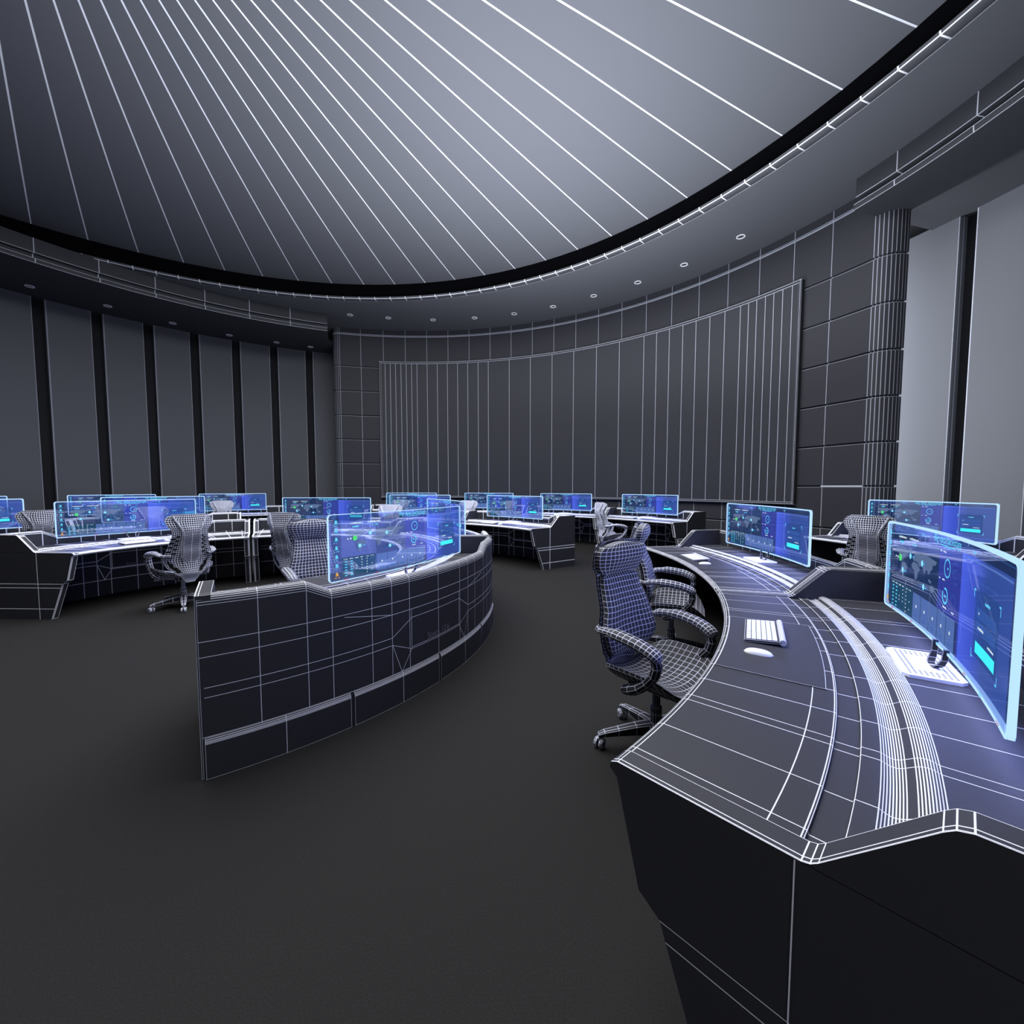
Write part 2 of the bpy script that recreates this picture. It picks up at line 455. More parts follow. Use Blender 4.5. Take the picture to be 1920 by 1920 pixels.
    # end panels --------------------------------------------------------
    ol = [(.30, 0), (.15, .405), (.09, .445), (.02, .715), (-.003, .735), (0, .75), (.02, .7585), (.44, .760), (.455, .764), (.468, .774), (.63, .938), (.645, .950), (.665, .956), (.99, .956), (1.047, .953)]
    def left(z):
        for (x0, z0), (x1, z1) in zip(ol[:-1], ol[1:]):
            if z0 <= z <= z1 and z1 > z0: return x0 + (x1-x0)*(z-z0)/(z1-z0)
        return ol[-3][0]
    thick = .07
    for s, nm in ((-1, 'end_panel_a'), (1, 'end_panel_b')):
        b = MB(); te = s*(sp/2 - .0015)
        def Q(x, w, z):
            r = ri + x; return (r*cos(te)-ri + s*w*sin(te), r*sin(te) - s*w*cos(te), z)
        zs = [0, .12, .36, .405, .445, .715, .735, .75, .7585]; zu = [.760, .764, .774, .85, .938, .950, .956]
        for w, fl in ((0, s < 0), (thick, s > 0)):
            fr = [0, .12, .33, .66, 1]
            for zz, lns in ((zs, [1, 2, 3]), (zu, [])):
                b.grid(lambda i, j: Q(left(zz[j]) + (1.047-left(zz[j]))*fr[i], w, zz[j]), 5, len(zz), ul=[], vl=lns if w == 0 else [], flip=fl, smooth=False)
        b.ribbon([Q(.43, -.002, z) for z in (0, .25, .5, .757)], lw, (-s*sin(te), s*cos(te), 0))
        ws = [0, .004, .010, .017, .030, .034, .038, .042, .053, .060, .066, .07]
        b.grid(lambda i, j: Q(ol[i][0], ws[j], ol[i][1]), len(ol), len(ws), ul=[0, 1, 2, 3, 4, 6, 7, 8, 9, 10, 11, 12, 14], vl=[0, 1, 3, 11], flip=s > 0, smooth=False)
        b.grid(lambda i, j: Q(1.047, (0, thick)[j], (0, .953)[i]), 2, 2, smooth=False, flip=s < 0)
        out[nm] = b.mesh('end_panel', W)
    # kick plates -------------------------------------------------------
    for k in range(4):
        b = MB(); a0 = -e + 2*e*k/4 + .004; a1 = -e + 2*e*(k+1)/4 - .004
        aa, L = merge(lin(a0, a1, 9), [a0, (a0+a1)/2, a1])
        kp = [(1.0505, .0, 0), (1.062, .0, 1), (1.062, .186, 1), (1.061, .192, 1), (1.059, .198, 1), (1.056, .206, 1), (1.0505, .214, 1)]
        b.grid(lambda i, j: P(kp[j][0], aa[i], kp[j][1]), len(aa), 7, ul=L, vl=[j for j in range(7) if kp[j][2]], smooth=False, flip=True)
        for a in (a0, a1): b.face([P(1.0505, a, 0), P(1.062, a, 0), P(1.062, a, .19), P(1.0505, a, .214)], False)
        out['kick_plate_%d' % k] = b.mesh('kick_plate', W)
    # lettering ---------------------------------------------------------
    for nm, off, sg in (('lettering_out', 1.0535, 1), ('lettering_in', .9825, -1)):
        b = MB(); V, Fc = TXT
        for f in Fc: b.face([P(off, sg*V[q][0]/(ri+1) + .0*sp, .375+V[q][1]) for q in f], False)
        out[nm] = b.mesh('lettering', plain((.22, .22, .25), .4))
    # desk pad ----------------------------------------------------------
    b = MB(); o0, o1 = .025, .40; h = .41; yc = .09
    def pad(x, y, z): r = ri+.3; return (x, y, z)
    a = [P(o0, (yc-h)/(ri+.3), 0), P(o1+.0, (yc-h)/(ri+.3), 0), P(o1, (yc+h)/(ri+.3), 0), P(o0, (yc+h)/(ri+.3), 0)]
    n = 12
    aa = lin((yc-h)/(ri+.3), (yc+h)/(ri+.3), n)
    pp = [(o0, .7568, 0), (o0, .7605, 1), (o1, .7605, 1), (o1, .7568, 0)]
    b.grid(lambda i, j: P(pp[j][0], aa[i], pp[j][1]), n, 4, ul=[0, n-1], vl=[1, 2], smooth=False, flip=True)
    out['desk_pad'] = b.mesh('desk_pad', wire((.042, .042, .05), lw, (.75, .78, .9)))
    return out
_desk = {}
def desk(cx, cy, phi, r_in, span, lw, label, group):
    key = (r_in, span, lw)
    if key not in _desk: _desk[key] = desk_meshes(r_in, span, lw, '')
    a = R(phi)
    t = thing('control_desk', label, 'desk', (cx+r_in*cos(a), cy+r_in*sin(a), 0), a, group)
    for nm, me in _desk[key].items():
        o = bpy.data.objects.new(nm.split('_a')[0] if 0 else {'end_panel_a': 'end_panel', 'end_panel_b': 'end_panel', 'lettering_out': 'lettering', 'lettering_in': 'lettering'}.get(nm, 'kick_plate' if nm.startswith('kick') else nm), me)
        COL.objects.link(o); o.parent = t
    return t
def on_desk(t, x, y, z=0.0, th=None, r_in=None):
    return t.matrix_basis @ Vector((x, y, z))

# ------------------------------------------------------------------ monitors
MW, MZ0, MZ1, RM = 1.54, .85, 1.312, 5.3
MH = MZ1 - MZ0
RIM = glow((.42, .66, 1.0), 1.25)
CONT = [
 [(.00,.86),(.05,.97),(.16,1.0),(.27,.97),(.33,.86),(.28,.80),(.25,.72),(.20,.64),(.17,.60),(.19,.54),(.15,.56),(.11,.64),(.08,.74),(.03,.78)],
 [(.30,1.0),(.40,1.02),(.41,.92),(.36,.84),(.32,.92)],
 [(.19,.52),(.25,.52),(.31,.42),(.29,.32),(.25,.24),(.22,.10),(.20,.0),(.18,.10),(.18,.28),(.15,.40)],
 [(.43,.62),(.47,.66),(.55,.63),(.58,.56),(.62,.50),(.57,.40),(.56,.26),(.51,.14),(.49,.26),(.48,.42),(.42,.46),(.40,.54)],
 [(.43,.68),(.44,.80),(.48,.90),(.55,.95),(.62,.91),(.70,.97),(.82,.95),(1.0,.90),(.97,.80),(.91,.78),(.90,.66),(.86,.60),(.82,.48),(.79,.58),(.75,.56),(.72,.44),(.68,.58),(.63,.62),(.60,.56),(.56,.66),(.50,.69)],
 [(.83,.38),(.90,.34),(.88,.28),(.82,.32)],
 [(.86,.22),(.94,.26),(.97,.14),(.92,.06),(.87,.12)],
]
TITLE = font_tris('Big data backstage', .044)
def display_mesh(mirror):
    sg = -1 if mirror else 1
    base_d = .0078*sg
    def S(gx, gy, lay):
        s = (.5-gx)*MW*sg; a = s/RM; r = RM - base_d - sg*.0006*lay
        return (r*cos(a)-RM, r*sin(a), MZ0 + gy*MH)
    mats = [glow((.22, .32, .56), .8, .55), glow((.12, .62, .95), 1.15, .93), glow((.75, .9, 1), 1.0, .85), glow((.10, .85, .22), 1.0, .95),
            glow((.75, .05, .12), .8, .8), glow((.012, .10, .19), .9, .5), glow((.20, .37, .98), .75, .48), glow((.07, .085, .72), .85, .40),
            glow((0, 0, 0), 1.0, .42, ramp=[(0, (.14, .24, 1.6)), (.22, (.10, .18, 1.25)), (.50, (.06, .13, .58)), (1, (.07, .15, .66))]),
            glow((.02, .07, .24), .9, .5), glow((.06, .85, .95), 1.1, .97), glow((.9, .45, .08), .9, .9), glow((.05, .14, .50), .9, .5), glow((.02, .05, .14), 1.0, .28)]
    b = MB()
    def rect(x0, y0, x1, y1, m, lay=1):
        n = max(1, int((x1-x0)/.04))
        for k in range(n):
            a, c = x0+(x1-x0)*k/n, x0+(x1-x0)*(k+1)/n
            ids = [b.vert(S(*q, lay)) for q in ((a, y0), (c, y0), (c, y1), (a, y1))]
            b.raw(ids, [(k/n, y0), ((k+1)/n, y0), ((k+1)/n, y1), (k/n, y1)], [(9, 9)]*4, m)
    def poly(pts, m, lay=2): b.raw([b.vert(S(*p, lay)) for p in pts], [(9, 9)]*len(pts), [(9, 9)]*len(pts), m)
    asp = MW/MH
    def disc(cx, cy, r, m, lay=3, n=14): poly([(cx+r*cos(2*pi*k/n)/asp, cy+r*sin(2*pi*k/n)) for k in range(n)], m, lay)
    def ring(cx, cy, r0, r1, m, a0=0, a1=360, lay=3, n=28):
        for k in range(n):
            t0, t1 = R(a0+(a1-a0)*k/n), R(a0+(a1-a0)*(k+1)/n)
            poly([(cx+r*cos(t)/asp, cy+r*sin(t)) for r, t in ((r0, t0), (r1, t0), (r1, t1), (r0, t1))], m, lay)
    rnd = random.Random(3)
    def dashes(x, y, w, h, m, lay=3, gap=.35):
        n = max(2, int(w/(h/asp*1.1)))
        for k in range(n):
            if rnd.random() < .8:
                x0 = x + w*k/n; rect(x0, y, x0 + w/n*(1-gap*rnd.random()), y+h*(.7+.3*rnd.random()), m, lay)
    # panels
    rect(.012, .03, .06, .97, 13); rect(.445, .33, .605, .90, 7); rect(.25, .33, .445, .88, 13, .5)
    rect(.062, .05, .245, .345, 5)
    for k in range(5): rect(.250+.069*k, .055, .250+.069*k+.066, .325, 6)
    rect(.62, .04, .985, .90, 8); rect(.605, .04, .62, .90, 7, .9)
    rect(.622, .868, .98, .882, 6, 2); rect(.02, .955, .985, .962, 12); rect(.02, .03, .985, .036, 12)
    # title
    V, Fc = TITLE
    for f in Fc: poly([(.505+V[q][0]/MW, .918+V[q][1]/MH) for q in f], 1, 3)
    rect(.445, .893, .565, .903, 1); rect(.47, .882, .54, .886, 1)
    # icons column
    for k, y in enumerate((.88, .76, .63, .50, .37, .24, .11)):
        m = 11 if k == 6 else 1
        disc(.036, y+.012, .020, m); rect(.029, y-.022, .043, y-.004, m, 3); dashes(.024, y-.055, .026, .014, m)
    # headings
    dashes(.10, .845, .075, .022, 2); dashes(.117, .79, .035, .026, 1); dashes(.20, .85, .075, .022, 2); dashes(.225, .795, .035, .026, 1)
    dashes(.30, .935, .022, .014, 1); dashes(.70, .93, .02, .016, 1); dashes(.455, .84, .045, .016, 2); dashes(.455, .60, .045, .014, 2)
    # map
    for c in CONT: poly([(.085+.345*x, .40+.36*y) for x, y in c], 0, 2)
    disc(.130, .625, .040, 3, 4); disc(.108, .625, .015, 2, 4); disc(.093, .625, .013, 2, 4)
    ring(.13, .625, .012, .02, 13, lay=5)
    for x, y in ((.215, .68), (.315, .655), (.155, .50), (.335, .435)):
        disc(x, y, .032, 1, 4); ring(x, y, .010, .018, 2, lay=5); rect(x+.014, y-.014, x+.034, y+.014, 12, 4); dashes(x+.016, y-.006, .016, .014, 1, 5)
    rect(.30, .41, .325, .44, 12, 4); rect(.12, .40, .44, .403, 12, 2)
    # gauges
    ring(.515, .715, .070, .082, 1); ring(.515, .715, .050, .055, 12); dashes(.508, .705, .016, .022, 1)
    ring(.508, .475, .055, .072, 1, -210, 110); dashes(.501, .465, .016, .02, 1); ring(.572, .475, .048, .058, 12, -60, 200)
    for k in range(4): dashes(.565, .78-.055*k, .03, .016, 12, 3)
    for x, y in ((.475, .74), (.552, .76), (.556, .69)): dashes(x, y, .012, .03, 12)
    dashes(.488, .37, .035, .018, 2); dashes(.555, .37, .035, .018, 2)
    # table
    for c in range(6):
        dashes(.070+.029*c, .315, .019, .014, 2)
        for r in range(6):
            if c < 2 or rnd.random() < .7: rect(.075+.029*c, .275-.042*r, .075+.029*c+(.012 if c < 2 else .005), .275-.042*r+.014, 1 if c < 2 else 2, 3)
    for k in range(5): disc(.283+.069*k, .20, .016, 2); dashes(.268+.069*k, .09, .03, .03, 12); rect(.2495+.069*k, .055, .2503+.069*k, .325, 13, 3)
    # dialog box
    rect(.735, .22, .905, .70, 9, 2); dashes(.75, .735, .14, .020, 12); dashes(.79, .62, .06, .022, 1)
    rect(.75, .50, .89, .575, 12, 3); rect(.75, .405, .89, .48, 12, 3); dashes(.765, .53, .03, .02, 2, 4); dashes(.765, .43, .05, .02, 2, 4)
    dashes(.84, .365, .045, .018, 2, 4); rect(.752, .255, .892, .335, 10, 3)
    for x, sx in ((.725, 1), (.915, -1)):
        for y, sy in ((.69, -1), (.20, 1)):
            rect(min(x, x+.012*sx), min(y, y+.012*sy), max(x, x+.012*sx), max(y, y+.012*sy), 1, 3); rect(min(x, x+.003*sx), min(y, y+.06*sy), max(x, x+.003*sx), max(y, y+.06*sy), 1, 3)
    # status row
    for x, m in ((.07, 4), (.24, 4), (.37, 1), (.43, 4), (.46, 1), (.52, 2), (.58, 1), (.68, 4), (.80, 1), (.93, 4)):
        dashes(x, .012, .02, .018, m, 3)
    return b.mesh('display', mats)
def glass_mesh():
    b = MB(); ss = lin(-MW/2, MW/2, 25); n = 25
    def G(s, z, d): a = s/RM; return ((RM+d)*cos(a)-RM, (RM+d)*sin(a), z)
    for d, fl in ((-.006, False), (.006, True)):
        b.grid(lambda i, j: G(ss[i], (MZ0+.006, MZ1-.006)[j], d), n, 2, ul=[], vl=[], flip=fl)
    return b.mesh('glass_panel', glow((.035, .085, .27), .9, .22, tint=(.86, .90, 1.0), gloss=.035))
def rim_mesh(w):
    b = MB(); ss = lin(-MW/2, MW/2, 25); n = 25; c = .02
    def G(s, z, d): a = s/RM; return ((RM+d)*cos(a)-RM, (RM+d)*sin(a), z)
    # closed loop of the outline with clipped corners, square section
    loop = [(s, MZ1) for s in lin(-MW/2+c, MW/2-c, 24)] + [(MW/2-c*.3, MZ1-c*.3)] + [(MW/2, MZ1-c), (MW/2, MZ0+c)] + [(MW/2-c*.3, MZ0+c*.3)]
    loop += [(s, MZ0) for s in lin(MW/2-c, -MW/2+c, 24)] + [(-MW/2+c*.3, MZ0+c*.3)] + [(-MW/2, MZ0+c), (-MW/2, MZ1-c)] + [(-MW/2+c*.3, MZ1-c*.3)]
    m = len(loop)
    def inner(i):
        s, z = loop[i % m]; k = 1-w*2/MW; k2 = 1-w*2/MH
        return (s*k, (MZ0+MZ1)/2+(z-(MZ0+MZ1)/2)*k2)
    def Pt(i, j):
        if j in (0, 4): s, z = loop[i % m]; return G(s, z, -.008)
        if j == 1: s, z = loop[i % m]; return G(s, z, .008)
        s, z = inner(i); return G(s, z, .008 if j == 2 else -.008)
    b.grid(Pt, m+1, 5, ul=[], vl=[], cu=True, cv=True, smooth=False)
    return b.mesh('lit_rim', RIM)
def stand_meshes():
    b = MB()                                  # perforated foot plate
    x0, x1, h, z0 = -.15, .035, .165, .770
    c = .02
    ol = [(x0+c, -h), (x1-c, -h), (x1, -h+c), (x1, h-c), (x1-c, h), (x0+c, h), (x0, h-c), (x0, -h+c)]
    b.face([(x, y, z0+.012) for x, y in ol], False)
    for i in range(8):
        p, q = ol[i], ol[(i+1) % 8]; b.face([(*p, z0), (*q, z0), (*q, z0+.012), (*p, z0+.012)], False)
    for ix in range(9):
        for iy in range(22):
            if (ix in (0, 1, 7, 8) or iy in (0, 1, 2, 3, 18, 19, 20, 21)):
                cx = x0+.028+ix*.0165; cy = -h+.026+iy*.0133
                b.face([(cx-.0032, cy-.0035, z0+.0125), (cx+.0032, cy-.0035, z0+.0125), (cx+.0032, cy+.0035, z0+.0125), (cx-.0032, cy+.0035, z0+.0125)], False, 1)
    foot = b.mesh('foot_plate', [plain((.92, .92, .94), .35), plain((.03, .03, .035), .6)])
    b = MB()                                  # black two-pronged bracket
    for s in (-1, 1):
        path = [(-.03, s*.008, .784), (-.028, s*.03, .786), (-.020, s*.048, .80), (-.012, s*.060, .825), (-.009, s*.066, .87)]
        b.grid(lambda i, j: (path[i][0]+(-.012, .012, .012, -.012, -.012)[j]*(.8 if i > 2 else 1), path[i][1]+s*(0, 0, .008, .008, 0)[j], path[i][2]), 5, 5, cv=True, smooth=False)
    brk = b.mesh('bracket', wire((.015, .015, .018), .002, (.5, .5, .55)))
    return foot, brk
GLASS = glass_mesh(); DISP = display_mesh(False); DISPM = display_mesh(True); FOOT, BRK = stand_meshes()
RIMS = {w: rim_mesh(w) for w in (.004, .009, .014)}
def monitor(t, label, yoff=.09, mirror=False, rimw=.009, xoff=.81):
    x = xoff
    r_in = None
    o = thing('monitor', label, 'monitor', t.matrix_basis @ Vector((x, yoff, 0)), t.rotation_euler.z, 'curved see-through monitors')
    for nm, me in (('glass_panel', GLASS), ('display', DISPM if mirror else DISP), ('lit_rim', RIMS[rimw]), ('foot_plate', FOOT), ('bracket', BRK)):
        q = bpy.data.objects.new(nm, me); COL.objects.link(q); q.parent = o
    return o

# ------------------------------------------------------------------ keyboard and mouse
def keyboard_parts(lw):
    b = MB(); L, W_ = .35, .165         # long along y, x towards the monitor
    def T(x, y, z): return (x, y, z + .012*(x+W_/2)/W_)
    b.grid(lambda i, j: T((-W_/2, W_/2-.012)[i], (-L/2, L/2)[j], .012), 2, 2, smooth=False, flip=True)
    b.grid(lambda i, j: T((-W_/2, W_/2-.012)[i], (-L/2, L/2)[j], .002), 2, 2, smooth=False)
    for s in (-1, 1): b.face([T(-W_/2, s*L/2, .002), T(W_/2-.012, s*L/2, .002), T(W_/2-.012, s*L/2, .012), T(-W_/2, s*L/2, .012)])
    b.face([T(-W_/2, -L/2, .002), T(-W_/2, L/2, .002), T(-W_/2, L/2, .012), T(-W_/2, -L/2, .012)])
    body = b.mesh('body', wire((.06, .06, .07), lw))
    b = MB(); b.tube([(W_/2-.008, -L/2, .020), (W_/2-.008, 0, .020), (W_/2-.008, L/2, .020)], .014, 10)
    bar = b.mesh('battery_bar', wire((.55, .56, .62), lw, (.9, .9, .95)))
    b = MB()
    for r in range(6):
        n = 14 if r else 9
        for k in range(n):
            w = L*.95/n; y = -L*.475 + w*(k+.5); x = -W_/2+.018 + r*.0215
            h = .0092; hw = w*.43
            z = .0155
            q = [T(x-h, y-hw, z), T(x+h, y-hw, z), T(x+h, y+hw, z), T(x-h, y+hw, z)]
            b.face(q, False)
            for a, c in ((0, 1), (1, 2), (2, 3), (3, 0)):
                pa, pc = q[a], q[c]; b.face([(pa[0], pa[1], pa[2]-.0035), (pc[0], pc[1], pc[2]-.0035), pc, pa], False)
    keys = b.mesh('keys', plain((.86, .87, .9), .4))
    return body, bar, keys
def mouse_meshes():
    b = MB(); n, m = 14, 9
    def P(i, j):
        t = -1+2*i/(n-1); w = .030*(1-abs(t)**3.2)**.5 if abs(t) < 1 else 0; a = pi*j/(m-1)
        return (t*.058, w*cos(a), .001 + (.020*(1-abs(t)**2.4)**.6 if abs(t) < 1 else 0)*sin(a))
    b.grid(P, n, m, ul=[], vl=[])
    return b.mesh('shell', plain((.93, .93, .95), .3))
KB = keyboard_parts(.0022); MOUSE = mouse_meshes()
def keyboard(t, label, r_in, y=.237, x=.18):
    a = y/(r_in+x)
    loc = t.matrix_basis @ Vector(((r_in+x)*cos(a)-r_in, (r_in+x)*sin(a), .7605))
    o = thing('keyboard', label, 'keyboard', loc, t.rotation_euler.z+a, 'white keyboards on the desk pads')
    for nm, me in zip(('body', 'battery_bar', 'keys'), KB):
        q = bpy.data.objects.new(nm, me); COL.objects.link(q); q.parent = o
    return o
def mouse(t, label, r_in, y=-.075, x=.165):
    a = y/(r_in+x)
    loc = t.matrix_basis @ Vector(((r_in+x)*cos(a)-r_in, (r_in+x)*sin(a), .7605))
    o = bpy.data.objects.new('computer_mouse', MOUSE); COL.objects.link(o)
    o.location = loc; o.rotation_euler = (0, 0, t.rotation_euler.z+a)
    return tag(o, label, 'mouse', 'white mice on the desk pads')

# ------------------------------------------------------------------ office chairs
def interp(tab, z):
    if z <= tab[0][0]: return tab[0][1]
    for (a, x), (c, y) in zip(tab[:-1], tab[1:]):
        if z <= c:
            t = (z-a)/(c-a); t = t*t*(3-2*t); return x+(y-x)*t
    return tab[-1][1]
SPINE = [(.34, -.17), (.45, -.205), (.58, -.195), (.75, -.225), (.95, -.275), (1.02, -.285), (1.10, -.27), (1.17, -.255)]
HW = [(.34, .045), (.40, .085), (.48, .16), (.55, .225), (.62, .25), (.70, .235), (.80, .205), (.90, .182), (.97, .18), (1.04, .222), (1.10, .238), (1.14, .215), (1.17, .165)]
HWF = [(.50, .13), (.56, .205), (.63, .235), (.70, .222), (.80, .195), (.90, .172), (.985, .165)]
def chair_meshes(lw, lc):
    base = (.050, .050, .058)
    W = wire(base, lw, lc); WD = wire((.03, .03, .036), lw, lc); out = []
    # front cushion
    def slab(hw, z0, z1, nu, nv, front, thick, wrap=.30, inset=0):
        b = MB(); zs = lin(z0, z1, nv)
        def P(i, j, d):
            u = -1+2*i/(nu-1); z = zs[j]; w = interp(hw, z)*(1-inset); y = u*w
            return (interp(SPINE, z) + wrap*max(0, abs(y)-.06)**1.35*1.6 + front(u, j/(nv-1)) - d, y, z - .018*u*u*(1 if j == nv-1 else 0))
        b.grid(lambda i, j: P(i, j, 0), nu, nv)
        b.grid(lambda i, j: P(i, j, thick), nu, nv, flip=True)
        for i in (0, nu-1): b.grid(lambda p, j: P(i, j, (0, thick)[p]), 2, nv)
        for j in (0, nv-1): b.grid(lambda i, p: P(i, j, (0, thick)[p]), nu, 2)
        return b
    b = slab(HWF, .50, .985, 15, 17, lambda u, v: .035*(1-u**4)*(1-(2*v-1)**6), .03)
    out.append(('backrest', b.mesh('backrest', W), None))
    HH = [(.985, .172), (1.03, .205), (1.08, .225), (1.12, .222), (1.15, .195), (1.168, .135)]
    b = slab(HH, .985, 1.168, 15, 9, lambda u, v: .012+.062*(1-abs(u)**3)*sin(pi*(.04+.92*v))**.6, .045, wrap=.16)
    out.append(('headrest', b.mesh('headrest', W), None))
    # rear shell with slots
    b = MB(); nu, nv = 21, 34; zs = lin(.34, 1.172, nv)
    def Pb(i, j, d=0.0):
        u = -1+2*i/(nu-1); z = zs[j]; w = interp(HW, z); y = u*w
        return (interp(SPINE, z) - .045 + .30*max(0, abs(y)-.06)**1.35*1.6 - .03*(1-min(1, abs(y)/.10)**2)*(1 if .42 < z < 1.0 else .4) - d, y, z)
    def slotf(i, j):
        u = abs(-1+2*i/(nu-1)); z = zs[j]
        if .50 < u < .90 and .66 < z + .10*(u-.5) < .94 and int((z-.12*u)/.0252) % 2 == 0: return 1
        if .50 < u < .82 and .455 < z < .60 and z < .46+.40*(u-.40) and z > .455: return 1
        if u < .5 and 1.03 < z < 1.15: return 2
        return 0
    b.grid(lambda i, j: Pb(i, j), nu, nv, flip=True, mfun=slotf)
    b.grid(lambda i, j: Pb(i, j, .012), nu, nv, mfun=slotf)
    out.append(('back_shell', b.mesh('back_shell', [WD, plain((.004, .004, .005), .8), wire((.012, .012, .014), lw, lc)]), None))
    # ribbed spine panel and V shaped frame bars
    b = MB(); nz = 23
    zz = lin(.60, .955, nz)
    def Pr(i, j, d):
        z = zz[j]; w = .082 if z > .66 else .082*(.55+.45*(z-.60)/.06); y = (-1, -.5, 0, .5, 1)[i]*w
        return (interp(SPINE, z)-.045-.03-d, y, z)
    b.grid(lambda i, j: Pr(i, j, .012), 5, nz, ul=[0, 2, 4], flip=False)
    for i in (0, 4): b.grid(lambda p, j: Pr(i, j, (0, .012)[p]), 2, nz)
    out.append(('spine_panel', b.mesh('spine_panel', WD), None))
    for s in (-1, 1):
        b = MB()
        path = []
        for z, y in ((1.15, .17), (1.10, .150), (1.04, .120), (.985, .095), (.93, .088), (.85, .092), (.75, .096), (.67, .092), (.60, .065), (.55, .04), (.48, .025)):
            path.append((interp(SPINE, z)-.070+.30*max(0, y-.06)**1.35*1.6, s*y, z))
        b.tube(path, [.011]*3+[.012]*5+[.010]*3, 6, up=(1, 0, 0))
        out.append(('frame_bar', b.mesh('frame_bar', wire((.06, .06, .068), lw, lc)), None))
    # seat pan
    b = MB(); nx, ny = 15, 17
    def Ps(i, j, d):
        t = i/(nx-1); x = -.215 + .485*t; w = .30*(1-abs(2*t-1)**4.5)**.4*(1 if t > .0 else 1) if 0 < t < 1 else .10
        w = max(w, .12); u = -1+2*j/(ny-1); y = u*w
        z = .432 + 1.15*y*y - (.40*max(0, x-.16)**1.4*2.2) + .10*max(0, -x-.10)**1.2
        edge = (1-abs(u)**6)*(1-abs(2*t-1)**8)
        return (x, y, z - d*(.35+.65*edge))
    b.grid(lambda i, j: Ps(i, j, 0), nx, ny)
    b.grid(lambda i, j: Ps(i, j, .055), nx, ny, flip=True)
    for i in (0, nx-1): b.grid(lambda p, j: Ps(i, j, (0, .055)[p]), 2, ny)
    for j in (0, ny-1): b.grid(lambda i, p: Ps(i, j, (0, .055)[p]), nx, 2)
    out.append(('seat', b.mesh('seat', W), None))
    # arms
    for s in (-1, 1):
        b = MB()
        path = [(-.20, s*.268, .685), (-.16, s*.282, .700), (-.08, s*.294, .707), (.0, s*.298, .702), (.08, s*.296, .690), (.14, s*.290, .670), (.175, s*.285, .650), (.19, s*.282, .632)]
        path = [tuple(Vector(path[int(q)]).lerp(Vector(path[min(int(q)+1, 7)]), q-int(q))) for q in lin(0, 6.999, 17)]
        b.tube(path, [.018, .029]+[.034]*3+[.046]*9+[.042, .034, .018], 10, sy=.66)
        pad = ('armrest', b.mesh('armrest', W), [])
        b = MB()
        path = [(.165, s*.283, .640), (.175, s*.283, .60), (.160, s*.281, .55), (.12, s*.277, .50), (.07, s*.270, .455), (.02, s*.262, .425), (-.03, s*.25, .405), (-.03, s*.10, .385)]
        b.tube(path, [.021, .026, .026, .025, .028, .032, .026, .018], 8, sy=1.3, up=(0, 1, 0))
        b.tube([(-.255, s*.19, .675), (-.23, s*.245, .682), (-.19, s*.27, .686)], [.02, .018, .016], 6)
        pad[2].append(('arm_support', b.mesh('arm_support', WD)))
        out.append(pad)
    # lift and five star base
    b = MB()
    b.tube([(0, 0, .12), (0, 0, .2), (0, 0, .24), (0, 0, .24), (0, 0, .36)], [.032, .032, .032, .022, .022], 12, up=(1, 0, 0))
    b.box((0, 0, .372), (.26, .18, .035)); b.box((-.13, 0, .375), (.14, .07, .03))
    b.tube([(0, .10, .37), (0, .20, .372), (.02, .28, .375)], [.007, .007, .013], 6)
    out.append(('gas_lift', b.mesh('gas_lift', WD), None))
    b = MB()
    b.tube([(0, 0, .085), (0, 0, .14)], [.045, .040], 12, up=(1, 0, 0))
    for k in range(5):
        a = 2*pi*k/5 + .3
        M = Matrix.Rotation(a, 4, 'Z'); st = [(.03, .036, .150, .080), (.12, .032, .138, .080), (.22, .027, .118, .076), (.30, .023, .102, .070), (.335, .018, .088, .062)]
        b.grid(lambda i, j: M @ Vector((st[i][0], st[i][1]*(-1, -.5, .5, 1, .8, -.8, -1)[j], (st[i][2]-.006, st[i][2], st[i][2], st[i][2]-.006, st[i][3], st[i][3], st[i][2]-.006)[j])), 5, 7, cv=True, smooth=False)
    out.append(('star_base', b.mesh('star_base', WD), None))
    for k in range(5):
        a = 2*pi*k/5 + .3; b = MB(); c = Vector((.325*cos(a), .325*sin(a), .03)); q = a + .9 + k
        ax = Vector((-sin(q), cos(q), 0))
        for sgn in (-1, 1):
            b.tube([c+ax*(sgn*.008), c+ax*(sgn*.014), c+ax*(sgn*.024), c+ax*(sgn*.027)], [.029, .030, .029, .018], 10)
        b.tube([c+Vector((0, 0, .015)), c+Vector((0, 0, .055))], [.010, .009], 6, up=(1, 0, 0))
        out.append(('caster', b.mesh('caster', wire((.10, .10, .115), lw, lc)), None))
    return out
_chairs = {}
def chair(x, y, heading, lw, label, group='ergonomic chairs at the desks'):
    rz = R(heading)
    if lw not in _chairs:
        t = thing('office_chair', label, 'chair', (x, y, 0), rz, group)
        for nm, me, sub in chair_meshes(lw, (.76, .78, .92)):
            o = bpy.data.objects.new(nm, me); COL.objects.link(o); o.parent = t
            for sn, sm in (sub or []):
                q = bpy.data.objects.new(sn, sm); COL.objects.link(q); q.parent = o
        _chairs[lw] = t
        return t
    return copy_tree(_chairs[lw], (x, y, 0), rz, label, group)

